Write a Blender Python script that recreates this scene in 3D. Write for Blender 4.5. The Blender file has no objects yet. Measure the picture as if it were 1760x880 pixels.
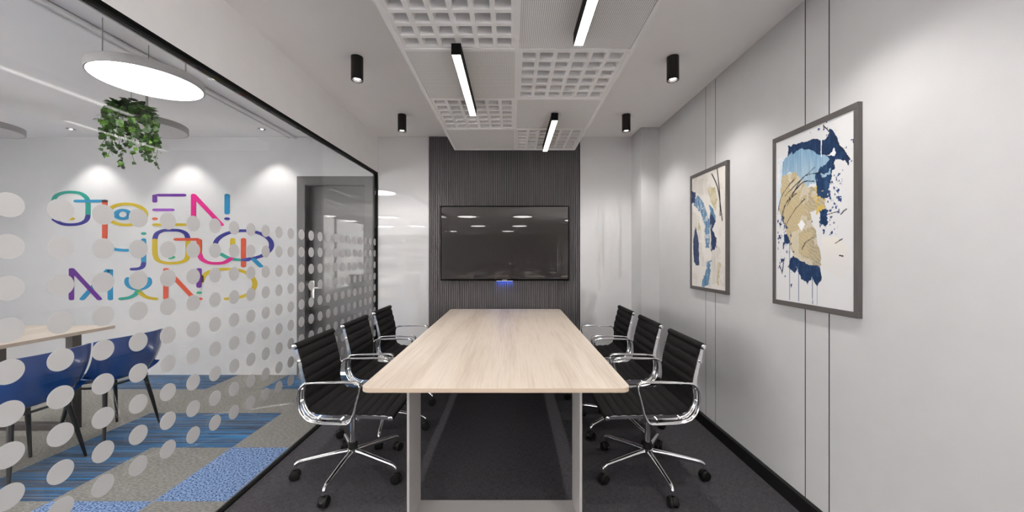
import bpy, bmesh, math, random
import numpy as np
from mathutils import Vector, Matrix, noise
PI = math.pi
SC = bpy.context.scene
COL = SC.collection
random.seed(7)

# ---------------------------------------------------------------- camera, world, exposure
EXPOSURE = 0.75
SKY = 6.8
CAM_H = 1.33
cam_d = bpy.data.cameras.new('camera'); cam = bpy.data.objects.new('camera', cam_d); COL.objects.link(cam)
cam.location = (0, 0, CAM_H); cam.rotation_euler = (PI/2, 0, 0)
cam_d.sensor_width = 36; cam_d.lens = 630/1760*36; cam_d.clip_start = 0.02
SC.camera = cam
world = bpy.data.worlds.new('world'); SC.world = world; world.use_nodes = True
world.node_tree.nodes['Background'].inputs[0].default_value = (1, 0.955, 0.925, 1)
world.node_tree.nodes['Background'].inputs[1].default_value = SKY
SC.view_settings.view_transform = 'Standard'; SC.view_settings.look = 'None'
SC.view_settings.gamma = 1; SC.view_settings.use_curve_mapping = False
SC.view_settings.exposure = EXPOSURE

# light strengths
S_LINEAR = 4.0      # emission of the linear lamps
S_PENDANT = 9.0      # emission of the lit pendant discs
S_OFFICE = 15.0
W_SPOT = 20.5        # watts of a cylinder downlight
W_RECESS = 18.0
COLD, WARM = (1, 0.97, 0.93), (1, 0.965, 0.93)

# ---------------------------------------------------------------- materials
def mat(name, color=(.8,.8,.8), rough=.5, metal=0, spec=.5, emit=None, estr=0, coat=0):
    m = bpy.data.materials.new(name); m.use_nodes = True
    b = m.node_tree.nodes['Principled BSDF']
    b.inputs['Base Color'].default_value = (*color, 1)
    b.inputs['Roughness'].default_value = rough; b.inputs['Metallic'].default_value = metal
    b.inputs['Specular IOR Level'].default_value = spec
    b.inputs['Coat Weight'].default_value = coat
    if emit: b.inputs['Emission Color'].default_value = (*emit, 1); b.inputs['Emission Strength'].default_value = estr
    return m
def nodes(m): 
    nt = m.node_tree; return nt, nt.nodes, nt.links, nt.nodes['Principled BSDF']
def ramp(N, stops, interp='LINEAR'):
    r = N.new('ShaderNodeValToRGB'); cr = r.color_ramp; cr.interpolation = interp
    while len(cr.elements) < len(stops): cr.elements.new(.5)
    for e, (p, c) in zip(cr.elements, stops): e.position = p; e.color = (*c, 1)
    return r
def coords(N, L, scale=(1,1,1)):
    tc = N.new('ShaderNodeTexCoord'); mp = N.new('ShaderNodeMapping'); mp.inputs['Scale'].default_value = scale
    L.new(tc.outputs['Object'], mp.inputs['Vector']); return mp.outputs[0]
def noise_tex(N, L, vec, scale, detail=3, rough=.55):
    n = N.new('ShaderNodeTexNoise'); n.inputs['Scale'].default_value = scale; n.inputs['Detail'].default_value = detail
    n.inputs['Roughness'].default_value = rough; L.new(vec, n.inputs['Vector']); return n.outputs['Fac']
def add_bump(m, height, strength=.3, dist=.002):
    nt, N, L, b = nodes(m); bp = N.new('ShaderNodeBump'); bp.inputs['Strength'].default_value = strength
    bp.inputs['Distance'].default_value = dist; L.new(height, bp.inputs['Height']); L.new(bp.outputs[0], b.inputs['Normal'])
def noisy(name, c1, c2, scale=(1,1,1), ns=40, rough=.6, bump=0, dist=.002, spec=.5, lo=.35, hi=.65, detail=3, **k):
    m = mat(name, c1, rough, spec=spec, **k); nt, N, L, b = nodes(m)
    f = noise_tex(N, L, coords(N, L, scale), ns, detail)
    r = ramp(N, [(lo, c1), (hi, c2)]); L.new(f, r.inputs[0]); L.new(r.outputs[0], b.inputs['Base Color'])
    if bump: add_bump(m, f, bump, dist)
    return m

M = {}
M['wall'] = noisy('wall_paint', (.575,.572,.576), (.59,.587,.59), ns=8, rough=.65, spec=.3)
M['downstand'] = noisy('downstand_paint', (.80,.785,.785), (.82,.805,.805), ns=8, rough=.7, spec=.3)
M['ceiling'] = noisy('ceiling_paint', (.90,.88,.875), (.91,.89,.885), ns=6, rough=.8, spec=.2)
M['panel_white'] = mat('panel_white', (.80,.785,.78), .6, spec=.3)
M['gloss_board'] = mat('gloss_board', (.72,.715,.72), .5, spec=.2, coat=1.0); M['gloss_board'].node_tree.nodes['Principled BSDF'].inputs['Coat IOR'].default_value = 2.7; M['gloss_board'].node_tree.nodes['Principled BSDF'].inputs['Coat Roughness'].default_value = 0
M['skirting'] = mat('skirting_black', (.006,.006,.006), .5, spec=.3)
M['frame_black'] = mat('frame_black', (.003,.003,.003), .6, spec=.12)
M['seal'] = mat('seal_grey', (.28,.27,.26), .4)
M['groove'] = mat('groove_black', (.004,.004,.004), .8, spec=.1)
M['slat'] = noisy('slat_charcoal', (.13,.123,.127), (.16,.15,.156), ns=30, rough=.5, scale=(1,1,.1))
M['slat_back'] = mat('slat_backing', (.02,.02,.02), .8)
M['door'] = noisy('door_grey', (.06,.057,.057), (.068,.065,.065), ns=12, rough=.4)
M['door_case'] = mat('door_casing', (.09,.086,.086), .4)
M['steel'] = mat('brushed_steel', (.75,.74,.72), .28, metal=1)
M['chrome'] = mat('chrome', (.86,.86,.87), .1, metal=1)
M['table_leg'] = mat('table_leg_grey', (.42,.40,.395), .45, spec=.4)
M['black_metal'] = mat('black_metal', (.008,.008,.008), .4)
M['rubber'] = mat('black_rubber', (.006,.006,.006), .55, spec=.3)
M['dark_brown'] = mat('dark_brown_steel', (.035,.028,.026), .5)
M['blue'] = mat('blue_plastic', (.004,.05,.22), .2, spec=.5, coat=.3)
M['lamp_white'] = mat('lamp_white', (.36,.345,.34), .5)
M['lamp_glow'] = mat('lamp_glow', (1,1,1), .5, emit=COLD, estr=S_PENDANT)
M['office_glow'] = mat('office_glow', (1,1,1), .5, emit=COLD, estr=S_OFFICE)
M['lamp_off'] = mat('lamp_diffuser_unlit', (.60,.58,.58), .5)
M['linear_glow'] = mat('linear_glow', (1,1,1), .5, emit=COLD, estr=S_LINEAR)
M['spot_glow'] = mat('spot_glow', (1,1,1), .5, emit=WARM, estr=14)
M['cyl_black'] = mat('cylinder_black', (.012,.010,.009), .35, metal=.3)
M['bezel'] = mat('bezel', (.002,.002,.002), .7, spec=.05)
M['screen'] = mat('screen', (.046,.042,.042), .015, spec=.42)
M['badge'] = mat('badge', (.55,.53,.5), .3)
M['blue_light'] = mat('blue_light', (.02,.1,.9), .4, emit=(.01,.09,1), estr=1.4)
M['white_led'] = mat('white_led', (.8,.8,.9), .4, emit=(.6,.7,1), estr=.5)
M['pic_frame'] = mat('picture_frame', (.105,.095,.092), .45)
M['dots'] = mat('frosted_film', (.46,.456,.458), .6, spec=.3)
M['stem'] = mat('stem', (.05,.09,.02), .6)
M['wire'] = mat('wire', (.30,.29,.28), .4)
M['blind'] = noisy('blind', (.06,.06,.07), (.085,.085,.095), ns=3, rough=.7)
M['daylight'] = mat('daylight', (1,1,1), .5, emit=(.85,.92,1), estr=2.0)

# leaf
m = mat('leaf', (.05,.12,.02), .45); nt, N, L, b = nodes(m)
oi = N.new('ShaderNodeNewGeometry'); r = ramp(N, [(0,(.022,.05,.012)),(.7,(.035,.10,.014)),(.88,(.09,.22,.02)),(1,(.2,.42,.04))])
L.new(oi.outputs['Random Per Island'], r.inputs[0]); L.new(r.outputs[0], b.inputs['Base Color']); M['leaf'] = m

# architectural glass: clear, with a Schlick mirror reflection
m = bpy.data.materials.new('partition_glass'); m.use_nodes = True; nt = m.node_tree; N, L = nt.nodes, nt.links; N.clear()
out = N.new('ShaderNodeOutputMaterial'); mix = N.new('ShaderNodeMixShader'); tr = N.new('ShaderNodeBsdfTransparent'); gl = N.new('ShaderNodeBsdfGlossy')
tr.inputs[0].default_value = (.955,.96,.96,1); gl.inputs['Roughness'].default_value = 0.0
lw = N.new('ShaderNodeLayerWeight'); lw.inputs[0].default_value = .5
pw = N.new('ShaderNodeMath'); pw.operation = 'POWER'; pw.inputs[1].default_value = 5
ma = N.new('ShaderNodeMath'); ma.operation = 'MULTIPLY_ADD'; ma.inputs[1].default_value = .94; ma.inputs[2].default_value = .03
L.new(lw.outputs['Facing'], pw.inputs[0]); L.new(pw.outputs[0], ma.inputs[0]); L.new(ma.outputs[0], mix.inputs[0])
L.new(tr.outputs[0], mix.inputs[1]); L.new(gl.outputs[0], mix.inputs[2]); L.new(mix.outputs[0], out.inputs[0]); M['glass'] = m

# perforated ceiling sheet: small dark holes on a fine grid
m = mat('perforated_white', (.8,.785,.78), .65, spec=.3); nt, N, L, b = nodes(m)
v = coords(N, L, (110,110,0)); fr = N.new('ShaderNodeVectorMath'); fr.operation = 'FRACTION'; L.new(v, fr.inputs[0])
ds = N.new('ShaderNodeVectorMath'); ds.operation = 'DISTANCE'; ds.inputs[1].default_value = (.5,.5,0); L.new(fr.outputs[0], ds.inputs[0])
r = ramp(N, [(.24,(.30,.29,.29)),(.32,(.80,.785,.78))]); L.new(ds.outputs['Value'], r.inputs[0]); L.new(r.outputs[0], b.inputs['Base Color']); M['perforated'] = m

# light ash wood, grain along Y
def wood(name, cs, gx=26, gy=1.1):
    m = mat(name, cs[0], .38, spec=.4); nt, N, L, b = nodes(m)
    v = coords(N, L, (1, .06, 1)); f1 = noise_tex(N, L, v, 7, 4, .6)
    v2 = coords(N, L, (1, .03, 1)); f2 = noise_tex(N, L, v2, 90, 5, .7)
    mx = N.new('ShaderNodeMath'); mx.operation = 'MULTIPLY_ADD'; mx.inputs[1].default_value = .35
    mu = N.new('ShaderNodeMath'); mu.operation = 'MULTIPLY'; mu.inputs[1].default_value = .65
    L.new(f1, mu.inputs[0]); L.new(f2, mx.inputs[0]); L.new(mu.outputs[0], mx.inputs[2])
    r = ramp(N, [(.34, cs[0]), (.46, cs[1]), (.54, cs[2]), (.68, cs[3])]); L.new(mx.outputs[0], r.inputs[0]); L.new(r.outputs[0], b.inputs['Base Color'])
    add_bump(m, f2, .05, .001); return m
M['ash'] = wood('ash_wood', [(.50,.41,.335), (.62,.53,.44), (.70,.61,.52), (.55,.465,.395)])
M['ash_edge'] = mat('ash_edge', (.55,.44,.34), .5)

# meeting room carpet: dark charcoal weave
m = mat('carpet_charcoal', (.05,.05,.055), .95, spec=.1); nt, N, L, b = nodes(m)
v = coords(N, L); f = noise_tex(N, L, v, 260, 2, .6); g = noise_tex(N, L, coords(N, L, (1,14,1)), 30, 2, .5); h = noise_tex(N, L, coords(N, L, (14,1,1)), 30, 2, .5)
a1 = N.new('ShaderNodeMath'); L.new(f, a1.inputs[0]); L.new(g, a1.inputs[1]); a2 = N.new('ShaderNodeMath'); L.new(a1.outputs[0], a2.inputs[0]); L.new(h, a2.inputs[1])
dv = N.new('ShaderNodeMath'); dv.operation = 'DIVIDE'; dv.inputs[1].default_value = 3; L.new(a2.outputs[0], dv.inputs[0])
r = ramp(N, [(.40,(.030,.029,.033)),(.60,(.088,.085,.092))]); L.new(dv.outputs[0], r.inputs[0]); L.new(r.outputs[0], b.inputs['Base Color']); add_bump(m, dv.outputs[0], .5, .004); M['carpet'] = m
# open office carpets
M['c_grey'] = noisy('carpet_tile_grey', (.17,.165,.15), (.37,.355,.33), ns=45, scale=(1,3,1), rough=.95, bump=.4, spec=.1, lo=.3, hi=.7, detail=6)
def striped(name, cols):
    m = mat(name, cols[0], .95, spec=.1); nt, N, L, b = nodes(m)
    f = noise_tex(N, L, coords(N, L, (.2, 24, 1)), 1.6, 6, .75); r = ramp(N, [(.30+.4*i/(len(cols)-1), c) for i, c in enumerate(cols)]); L.new(f, r.inputs[0])
    g = noise_tex(N, L, coords(N, L), 180, 2); mx = N.new('ShaderNodeMixRGB'); mx.blend_type = 'OVERLAY'; mx.inputs[0].default_value = .5
    L.new(r.outputs[0], mx.inputs[1]); L.new(g, mx.inputs[2]); L.new(mx.outputs[0], b.inputs['Base Color']); return m
M['c_stripe'] = striped('carpet_tile_blue_striped', [(.015,.025,.05), (.03,.12,.30), (.05,.22,.50), (.15,.16,.18), (.03,.05,.09), (.06,.27,.58), (.17,.18,.21), (.015,.06,.16)])
m = mat('carpet_tile_blue_speckled', (.1,.2,.5), .95, spec=.1); nt, N, L, b = nodes(m)
f = noise_tex(N, L, coords(N, L, (1,1.6,1)), 85, 1); r = ramp(N, [(.38,(.03,.06,.17)),(.46,(.16,.25,.45)),(.60,(.30,.43,.68))]); L.new(f, r.inputs[0]); L.new(r.outputs[0], b.inputs['Base Color']); M['c_speckle'] = m
# upholstery fabric
M['fabric'] = noisy('black_fabric', (.010,.0095,.0095), (.020,.019,.019), ns=400, rough=.85, spec=.15)

# ---------------------------------------------------------------- helpers
def vbox(bm, x0, x1, y0, y1, z0, z1, mi=0):
    vs = [bm.verts.new((x, y, z)) for z in (z0, z1) for y in (y0, y1) for x in (x0, x1)]
    fs = []
    for f in ((0,2,3,1),(4,5,7,6),(0,1,5,4),(2,6,7,3),(0,4,6,2),(1,3,7,5)):
        q = bm.faces.new([vs[i] for i in f]); q.material_index = mi; fs.append(q)
    return fs
def obj(name, bm, ms, parent=None, smooth=False, loc=None, bevel=0, bseg=2):
    bmesh.ops.recalc_face_normals(bm, faces=bm.faces)
    me = bpy.data.meshes.new(name); bm.to_mesh(me); bm.free()
    for q in (ms if isinstance(ms, (list, tuple)) else [ms]): me.materials.append(q)
    o = bpy.data.objects.new(name, me); COL.objects.link(o)
    if smooth:
        me.polygons.foreach_set('use_smooth', [True]*len(me.polygons)); me.set_sharp_from_angle(angle=math.radians(42))
    if parent: o.parent = parent
    if loc: o.location = loc
    if bevel:
        bv = o.modifiers.new('bevel', 'BEVEL'); bv.width = bevel; bv.segments = bseg; bv.limit_method = 'ANGLE'
    return o
def box(name, x0, x1, y0, y1, z0, z1, m, parent=None, bevel=0):
    bm = bmesh.new(); vbox(bm, x0, x1, y0, y1, z0, z1); return obj(name, bm, m, parent, bevel=bevel)
def tag(o, label=None, cat=None, group=None, kind=None):
    if label: o['label'] = label
    if cat: o['category'] = cat
    if group: o['group'] = group
    if kind: o['kind'] = kind
    return o
def thing(name, label, cat, loc=(0,0,0), rz=0, group=None):
    o = bpy.data.objects.new(name, None); COL.objects.link(o); o.location = loc; o.rotation_euler = (0,0,rz); o.empty_display_size = .1
    return tag(o, label, cat, group)
def struct(o, label=None): return tag(o, label, kind='structure')
def copy_tree(o, parent=None):
    c = o.copy(); COL.objects.link(c); c.parent = parent
    for ch in [q for q in bpy.data.objects if q.parent == o]: copy_tree(ch, c)
    return c
def catmull(pts, n=8, closed=False):
    P = [Vector(p) for p in pts]; out = []; m = len(P)
    rng = range(m if closed else m-1)
    for i in rng:
        g = lambda k: P[k % m] if closed else P[max(0, min(m-1, k))]
        p0, p1, p2, p3 = g(i-1), g(i), g(i+1), g(i+2)
        for j in range(n):
            t = j/n; out.append(.5*((2*p1)+(p2-p0)*t+(2*p0-5*p1+4*p2-p3)*t*t+(3*p1-p0-3*p2+p3)*t**3))
    if not closed: out.append(P[-1].copy())
    return out
def tube(bm, pts, r, n=10, closed=False, side=None, rs=None, mi=0):
    """round or elliptical tube; r = radius or (lateral radius, normal radius) with side = fixed lateral axis; rs = radius scale per point"""
    P = [Vector(p) for p in pts]; m = len(P); rings = []
    ra, rb = (r, r) if not isinstance(r, tuple) else r
    prev = None
    for i in range(m):
        if closed: t = P[(i+1) % m]-P[i-1]
        else: t = P[min(i+1, m-1)]-P[max(i-1, 0)]
        t.normalize()
        if side is not None: a = Vector(side); a = (a-t*a.dot(t)).normalized()
        else:
            a = prev if prev is not None else (Vector((0,0,1)) if abs(t.z) < .9 else Vector((1,0,0)))
            a = (a-t*a.dot(t)).normalized(); prev = a
        b = t.cross(a); s = rs[i] if rs else 1
        rings.append([bm.verts.new(P[i]+a*math.cos(q)*ra*s+b*math.sin(q)*rb*s) for q in [2*PI*k/n for k in range(n)]])
    for i in range(m if closed else m-1):
        A, B = rings[i], rings[(i+1) % m]
        for k in range(n):
            f = bm.faces.new((A[k], A[(k+1) % n], B[(k+1) % n], B[k])); f.material_index = mi
    if not closed:
        for q in (rings[0], rings[-1]):
            f = bm.faces.new(q); f.material_index = mi
def lathe(bm, prof, c=(0,0,0), n=32, mi=0, mis=None, axis='z'):
    rings = []
    for (r, h) in prof:
        ring = []
        for k in range(n):
            a = 2*PI*k/n; p = (r*math.cos(a), r*math.sin(a), h)
            if axis == 'y': p = (p[0], p[2], p[1])
            if axis == 'x': p = (p[2], p[0], p[1])
            ring.append(bm.verts.new((c[0]+p[0], c[1]+p[1], c[2]+p[2])))
        rings.append(ring)
    for i in range(len(rings)-1):
        for k in range(n):
            f = bm.faces.new((rings[i][k], rings[i][(k+1) % n], rings[i+1][(k+1) % n], rings[i+1][k])); f.material_index = mis[i] if mis else mi
    for q, w in ((rings[0], 0), (rings[-1], -1)):
        f = bm.faces.new(q); f.material_index = mis[w] if mis else mi
def light(name, kind, loc, energy, color, parent=None, **k):
    d = bpy.data.lights.new(name, kind); d.energy = energy; d.color = color
    for a, v in k.items(): setattr(d, a, v)
    o = bpy.data.objects.new(name, d); COL.objects.link(o); o.location = loc
    if parent: o.parent = parent
    return o

# ---------------------------------------------------------------- room shell
XL, XR, YB, HC = -1.497, 1.52, 4.10, 2.66
YF = -0.6          # front end of the meeting room; the open office goes on behind the camera
OX0, OX1, OY0 = -7.2, 2.2, -9.6
struct(box('floor', XL-.003, XR, YF, YB, -.06, 0, M['carpet']))
# open office floor of carpet tiles
bm = bmesh.new(); T = .5575
x = -1.5; cols = [-1.5, -1.945]
while cols[-1] > OX0: cols.append(cols[-1]-T)
rows = [1.43+T*k for k in range(-21, 6)]
fixed = {}
def fx(ci, y, k): fixed[(ci, round((y-1.43)/T))] = k
for ci, y, k in [(0,1.43,0),(1,1.43,2),(2,1.43,0),(3,1.43,0),
                 (0,1.985,2),(1,1.985,0),(2,1.985,1),(3,1.985,0),(4,1.985,0),
                 (0,2.55,0),(1,2.55,1),(2,2.55,1),(3,2.55,0),(4,2.55,0),
                 (0,3.1,0),(1,3.1,0),(2,3.1,0),(3,3.1,0),(4,3.1,0),(5,3.1,0),
                 (0,3.66,1),(1,3.66,1),(2,3.66,0),(3,3.66,1),(4,3.66,1),(5,3.66,0),(6,3.66,1)]: fx(ci, y, k)
def tile(x0, x1, y0, y1, k):
    if x1-x0 < .01 or y1-y0 < .01: return
    f = bm.faces.new([bm.verts.new(p) for p in ((x0,y0,0),(x1,y0,0),(x1,y1,0),(x0,y1,0))]); f.material_index = k
for ci in range(len(cols)-1):
    for ri in range(-21, 5):
        y0 = max(OY0, 1.43+T*ri); y1 = min(YB, 1.43+T*(ri+1)); k = fixed.get((ci, ri))
        if k is None: k = random.choice((0,0,0,1,2,0))
        if y1 > y0: tile(max(OX0, cols[ci+1]), cols[ci], y0, y1, k)
for i in range(8):
    for ri in range(-21, -3):
        y0 = max(OY0, 1.43+T*ri); y1 = min(YF, 1.43+T*(ri+1))
        if y1 > y0: tile(-1.5+T*i, min(OX1, -1.5+T*(i+1)), y0, y1, random.choice((0,0,0,1,2,0)))
fl = obj('floor', bm, [M['c_grey'], M['c_stripe'], M['c_speckle']])
sd = fl.modifiers.new('thick', 'SOLIDIFY'); sd.thickness = .05; sd.offset = -1
struct(fl)
struct(box('ceiling', OX0, OX1, OY0, YB+.12, HC, HC+.1, M['ceiling']))
# back wall with a door opening in the open office
DX0, DX1, DZ = -2.31, -1.64, 2.125
bm = bmesh.new()
vbox(bm, OX0, DX0, YB, YB+.12, 0, HC); vbox(bm, DX0, DX1, YB, YB+.12, DZ, HC); vbox(bm, DX1, XR+.1, YB, YB+.12, 0, HC)
struct(obj('wall_back', bm, M['wall']))
struct(box('wall_left', OX0-.1, OX0, .6, YB+.12, 0, HC, M['wall']))
def window_side(n, x0, x1, y0, y1):
    bm = bmesh.new(); vbox(bm, x0, x1, y0, y1, 0, .30); vbox(bm, x0, x1, y0, y1, 2.50, HC); struct(obj('wall_office', bm, M['wall']))
    w = bpy.data.objects.new('window_%d' % n, None); COL.objects.link(w); struct(w)
    bm = bmesh.new(); k = int((y1-y0)/1.5); xm = (x0+x1)/2
    for i in range(k+1):
        yy = y0+.03+(y1-y0-.06)*i/k; vbox(bm, xm-.03, xm+.03, yy-.025, yy+.025, .34, 2.46)
    vbox(bm, xm-.03, xm+.03, y0, y1, .30, .34); vbox(bm, xm-.03, xm+.03, y0, y1, 2.46, 2.50)
    obj('window_frame', bm, M['frame_black'], w)
    box('window_pane', xm-.003, xm+.003, y0+.01, y1-.01, .3401, 2.4599, M['glass'], w)
window_side(3, OX0-.1, OX0, OY0, .6)
window_side(4, OX1, OX1+.1, -5.0, YF)  # unseen glazing, added to let daylight in from behind on the right
struct(box('wall_office', OX1, OX1+.1, OY0, -5.0, 0, HC, M['wall']))
# right wall: panels with thin dark vertical joints
bm = bmesh.new(); edges = [YF]
for yc in (2.808, 1.828, .848, -.13):
    pass
grooves = sorted([2.876, 2.74, 1.90, 1.757, .92, .78, -.06, -.2])
y = YF
for gy in grooves + [YB+.12]:
    e = gy-.003 if gy < YB else gy
    vbox(bm, XR, XR+.1, y, e, 0, HC)
    y = gy+.003
struct(obj('wall_right', bm, M['wall']))
bm = bmesh.new()
for gy in grooves: vbox(bm, XR+.0006, XR+.02, gy-.0029, gy+.0029, 0.001, HC-.001)
struct(obj('trim_1', bm, M['groove']))
struct(box('wall_front', XR, OX1+.1, YF-.1, YF, 0, HC, M['wall']))
struct(box('pillar', 1.334, XR, 3.786, YB, 0, HC, M['wall']), None)
bpy.data.objects['pillar'].name = 'wall_pillar'
struct(box('baseboard_right', XR-.025, XR, YF, 3.786, 0, .08, M['skirting']))
struct(box('baseboard_pillar', 1.334-.012, XR-.025, 3.774, 3.786, 0, .08, M['skirting']))
# downstand wall above the glass
struct(box('wall_downstand', XL-.07, XL, YF, YB, 2.262, HC, M['downstand']))
# far window wall of the office behind the camera
bm = bmesh.new(); vbox(bm, OX0, OX1, OY0-.12, OY0, 0, .55); vbox(bm, OX0, OX1, OY0-.12, OY0, 2.35, HC)
struct(obj('wall_front', bm, M['wall']))
w = struct(tag(bpy.data.objects.new('window_2', None))); COL.objects.link(w); w.location = (0, OY0, 0)
bm = bmesh.new(); vbox(bm, OX0, OX1, -.06, -.04, .55, 2.35); obj('blind', bm, M['blind'], w)
bm = bmesh.new()
k = 0; xx = -6.7
while xx < OX1: vbox(bm, xx-.025, xx+.025, -.04, .02, .55, 2.35); xx += 1.03
vbox(bm, OX0, OX1, -.04, .02, 2.30, 2.35); vbox(bm, OX0, OX1, -.04, .02, .55, .60); obj('window_frame', bm, M['frame_black'], w)

# glossy boards either side of the slatted panel
tag(box('wall_board', XL, -.928, YB-.008, YB, .0, HC, M['gloss_board']), 'glossy white glass wall board between the black glazing post and the slatted panel', 'wall board', 'glossy boards on the back wall')
tag(box('wall_board', .760, 1.334, YB-.008, YB, .0, HC, M['gloss_board']), 'glossy white glass wall board between the slatted panel and the white pillar', 'wall board', 'glossy boards on the back wall')

# slatted charcoal panel
bm = bmesh.new(); vbox(bm, -.926, .758, YB-.01, YB-.001, 0, HC-.001, 1)
P = .0202; n = int(1.684/P)
for i in range(n+1):
    x0 = -.926+i*P
    if x0+.0125 <= .7585: vbox(bm, x0, x0+.0125, YB-.028, YB-.01, 0, HC-.001, 0)
tag(obj('slatted_wall_panel', bm, [M['slat'], M['slat_back']]), 'floor to ceiling charcoal slatted panel behind the television', 'wall panel')

# door in the open office
d = bpy.data.objects.new('door_1', None); COL.objects.link(d); struct(d); d.location = (0, YB, 0)
bm = bmesh.new()
vbox(bm, -2.40, DX0, -.012, 0, 0, 2.22); vbox(bm, DX1, -1.55, -.012, 0, 0, 2.22); vbox(bm, DX0, DX1, -.012, 0, DZ, 2.22)
vbox(bm, DX0, DX0+.006, 0, .10, 0, DZ); vbox(bm, DX1-.006, DX1, 0, .10, 0, DZ); vbox(bm, DX0, DX1, 0, .10, DZ-.006, DZ)
obj('door_frame', bm, M['door_case'], d)
box('door_leaf', DX0+.007, DX1-.007, .075, .115, .005, DZ-.008, M['door'], d)
bm = bmesh.new(); vbox(bm, -2.296, -2.246, .067, .075, .845, 1.05); obj('handle_plate', bm, M['steel'], d, bevel=.004)
bm = bmesh.new(); tube(bm, [(-2.27,.07,.972), (-2.27,.03,.972), (-2.262,.022,.972), (-2.24,.02,.972), (-2.13,.02,.972)], .0095, 10); obj('door_handle', bm, M['steel'], d, True)
# track on the open office ceiling
bm = bmesh.new()
for a, b_, h in ((-2.43,-2.41,.022), (-2.50,-2.485,.014), (-2.462,-2.452,.010)): vbox(bm, a, b_, 1.0, YB, HC-h, HC)
vbox(bm, -2.50, -2.41, 1.0, YB, HC-.004, HC)
vbox(bm, -2.56, -2.50, 2.95, 3.02, HC-.010, HC)
struct(obj('trim_2', bm, M['panel_white']))

# ---------------------------------------------------------------- glass partition
g = bpy.data.objects.new('window_1', None); COL.objects.link(g); struct(g, 'black framed glass partition with rows of frosted dots')
GX = -1.521
bm = bmesh.new()
vbox(bm, -1.543, XL, YF, YB, 2.241, 2.262)
vbox(bm, -1.543, XL, YB-.022, YB-.001, .010, 2.241)
vbox(bm, -1.543, XL, YF, YF+.03, .010, 2.241)
vbox(bm, -1.527, XL, YF, YB, 0, .010)
obj('window_frame', bm, M['frame_black'], g)
bm = bmesh.new(); vbox(bm, -1.532, -1.529, YF+.03, YB-.022, .010, .016); vbox(bm, -1.536, -1.533, YF+.03, YB-.022, 2.236, 2.241); vbox(bm, -1.534, -1.5325, YB-.026, YB-.022, .010, 2.241)
obj('glazing_seal', bm, M['seal'], g)
box('glass_pane', GX-.005, GX+.005, YF+.03, YB-.024, .0105, 2.2405, M['glass'], g)
# frosted dots, 9 rows
bm = bmesh.new()
for i in range(-12, 24):
    yc = 1.231+.128*i
    for k in range(9):
        zc = 1.484-.1256*k
        rr = .0375
        ymax = YB-.026
        ring = [(min(ymax, yc+rr*math.cos(2*PI*j/28)), zc+rr*math.sin(2*PI*j/28)) for j in range(28)]
        A = [bm.verts.new((GX+.0052, p[0], p[1])) for p in ring]; B = [bm.verts.new((GX+.0060, p[0], p[1])) for p in ring]
        if yc-rr > ymax-.005: 
            continue
        bm.faces.new(A); bm.faces.new(B)
        for j in range(28): bm.faces.new((A[j], A[(j+1) % 28], B[(j+1) % 28], B[j]))
for v_ in [v for v in bm.verts if not v.link_faces]: bm.verts.remove(v_)
obj('dot_film', bm, M['dots'], g)

# ---------------------------------------------------------------- suspended ceiling canopy
CX0, CYE, ZP, TS = -.573, 3.718, 2.41, .6
def waffle_mesh():
    bm = bmesh.new(); s = .588; n = 6; bd = .024; rib = .022; cell = (s-2*bd-(n-1)*rib)/n; dep = .05; tp = .004
    xs = [-s/2]
    for i in range(n):
        a = -s/2+bd+i*(cell+rib); xs += [a, a+cell]
    xs.append(s/2)
    g = {}
    def V(x, y, z):
        k = (round(x,5), round(y,5), round(z,5))
        if k not in g: g[k] = bm.verts.new((x, y, z))
        return g[k]
    for i in range(len(xs)-1):
        for j in range(len(xs)-1):
            x0, x1, y0, y1 = xs[i], xs[i+1], xs[j], xs[j+1]
            if i % 2 == 1 and j % 2 == 1:
                b = [(x0,y0),(x1,y0),(x1,y1),(x0,y1)]; t = [(x0+tp,y0+tp),(x1-tp,y0+tp),(x1-tp,y1-tp),(x0+tp,y1-tp)]
                for k in range(4):
                    p, q, r_, s_ = b[k], b[(k+1) % 4], t[(k+1) % 4], t[k]
                    bm.faces.new((V(*p,0), V(*q,0), V(*r_,dep), V(*s_,dep)))
                bm.faces.new([V(*p,dep) for p in t])
            else: bm.faces.new((V(x0,y0,0), V(x1,y0,0), V(x1,y1,0), V(x0,y1,0)))
    h = s/2; z1 = .058
    T4 = [(-h,-h),(h,-h),(h,h),(-h,h)]
    for k in range(4):
        p, q = T4[k], T4[(k+1) % 4]
        bm.faces.new([bm.verts.new(v) for v in ((*p,0),(*q,0),(*q,z1),(*p,z1))])
    bm.faces.new([bm.verts.new((*p,z1)) for p in T4])
    return bm
protoW = obj('ceiling_panel', waffle_mesh(), M['panel_white'])
bm = bmesh.new(); vbox(bm, -.294, .294, -.294, .294, 0, .02); protoP = obj('ceiling_panel', bm, M['perforated'])
names = ['farthest row by the slatted wall', 'second row from the slatted wall', 'third row from the slatted wall', 'fourth row from the slatted wall', 'row nearest the camera']
used = set()
for r_ in range(5):
    for c_ in range(2):
        waf = (r_+c_) % 2 == 1
        pr = protoW if waf else protoP; o = pr if pr not in used else pr.copy()
        if o is not pr: COL.objects.link(o)
        used.add(pr)
        o.location = (CX0+TS*(c_+.5), CYE-TS*(r_+.5), ZP)
        tag(o, ('white waffle grid' if waf else 'white finely perforated')+' ceiling panel, '+('left' if c_ == 0 else 'right')+' of the middle strip, '+names[r_], 'ceiling panel', 'suspended ceiling panels')
cr = thing('ceiling_grid', 'white metal grid of strips holding the suspended ceiling panels', 'ceiling grid', (0,0,0))
bm = bmesh.new(); y0, y1 = CYE-5*TS, CYE
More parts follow.
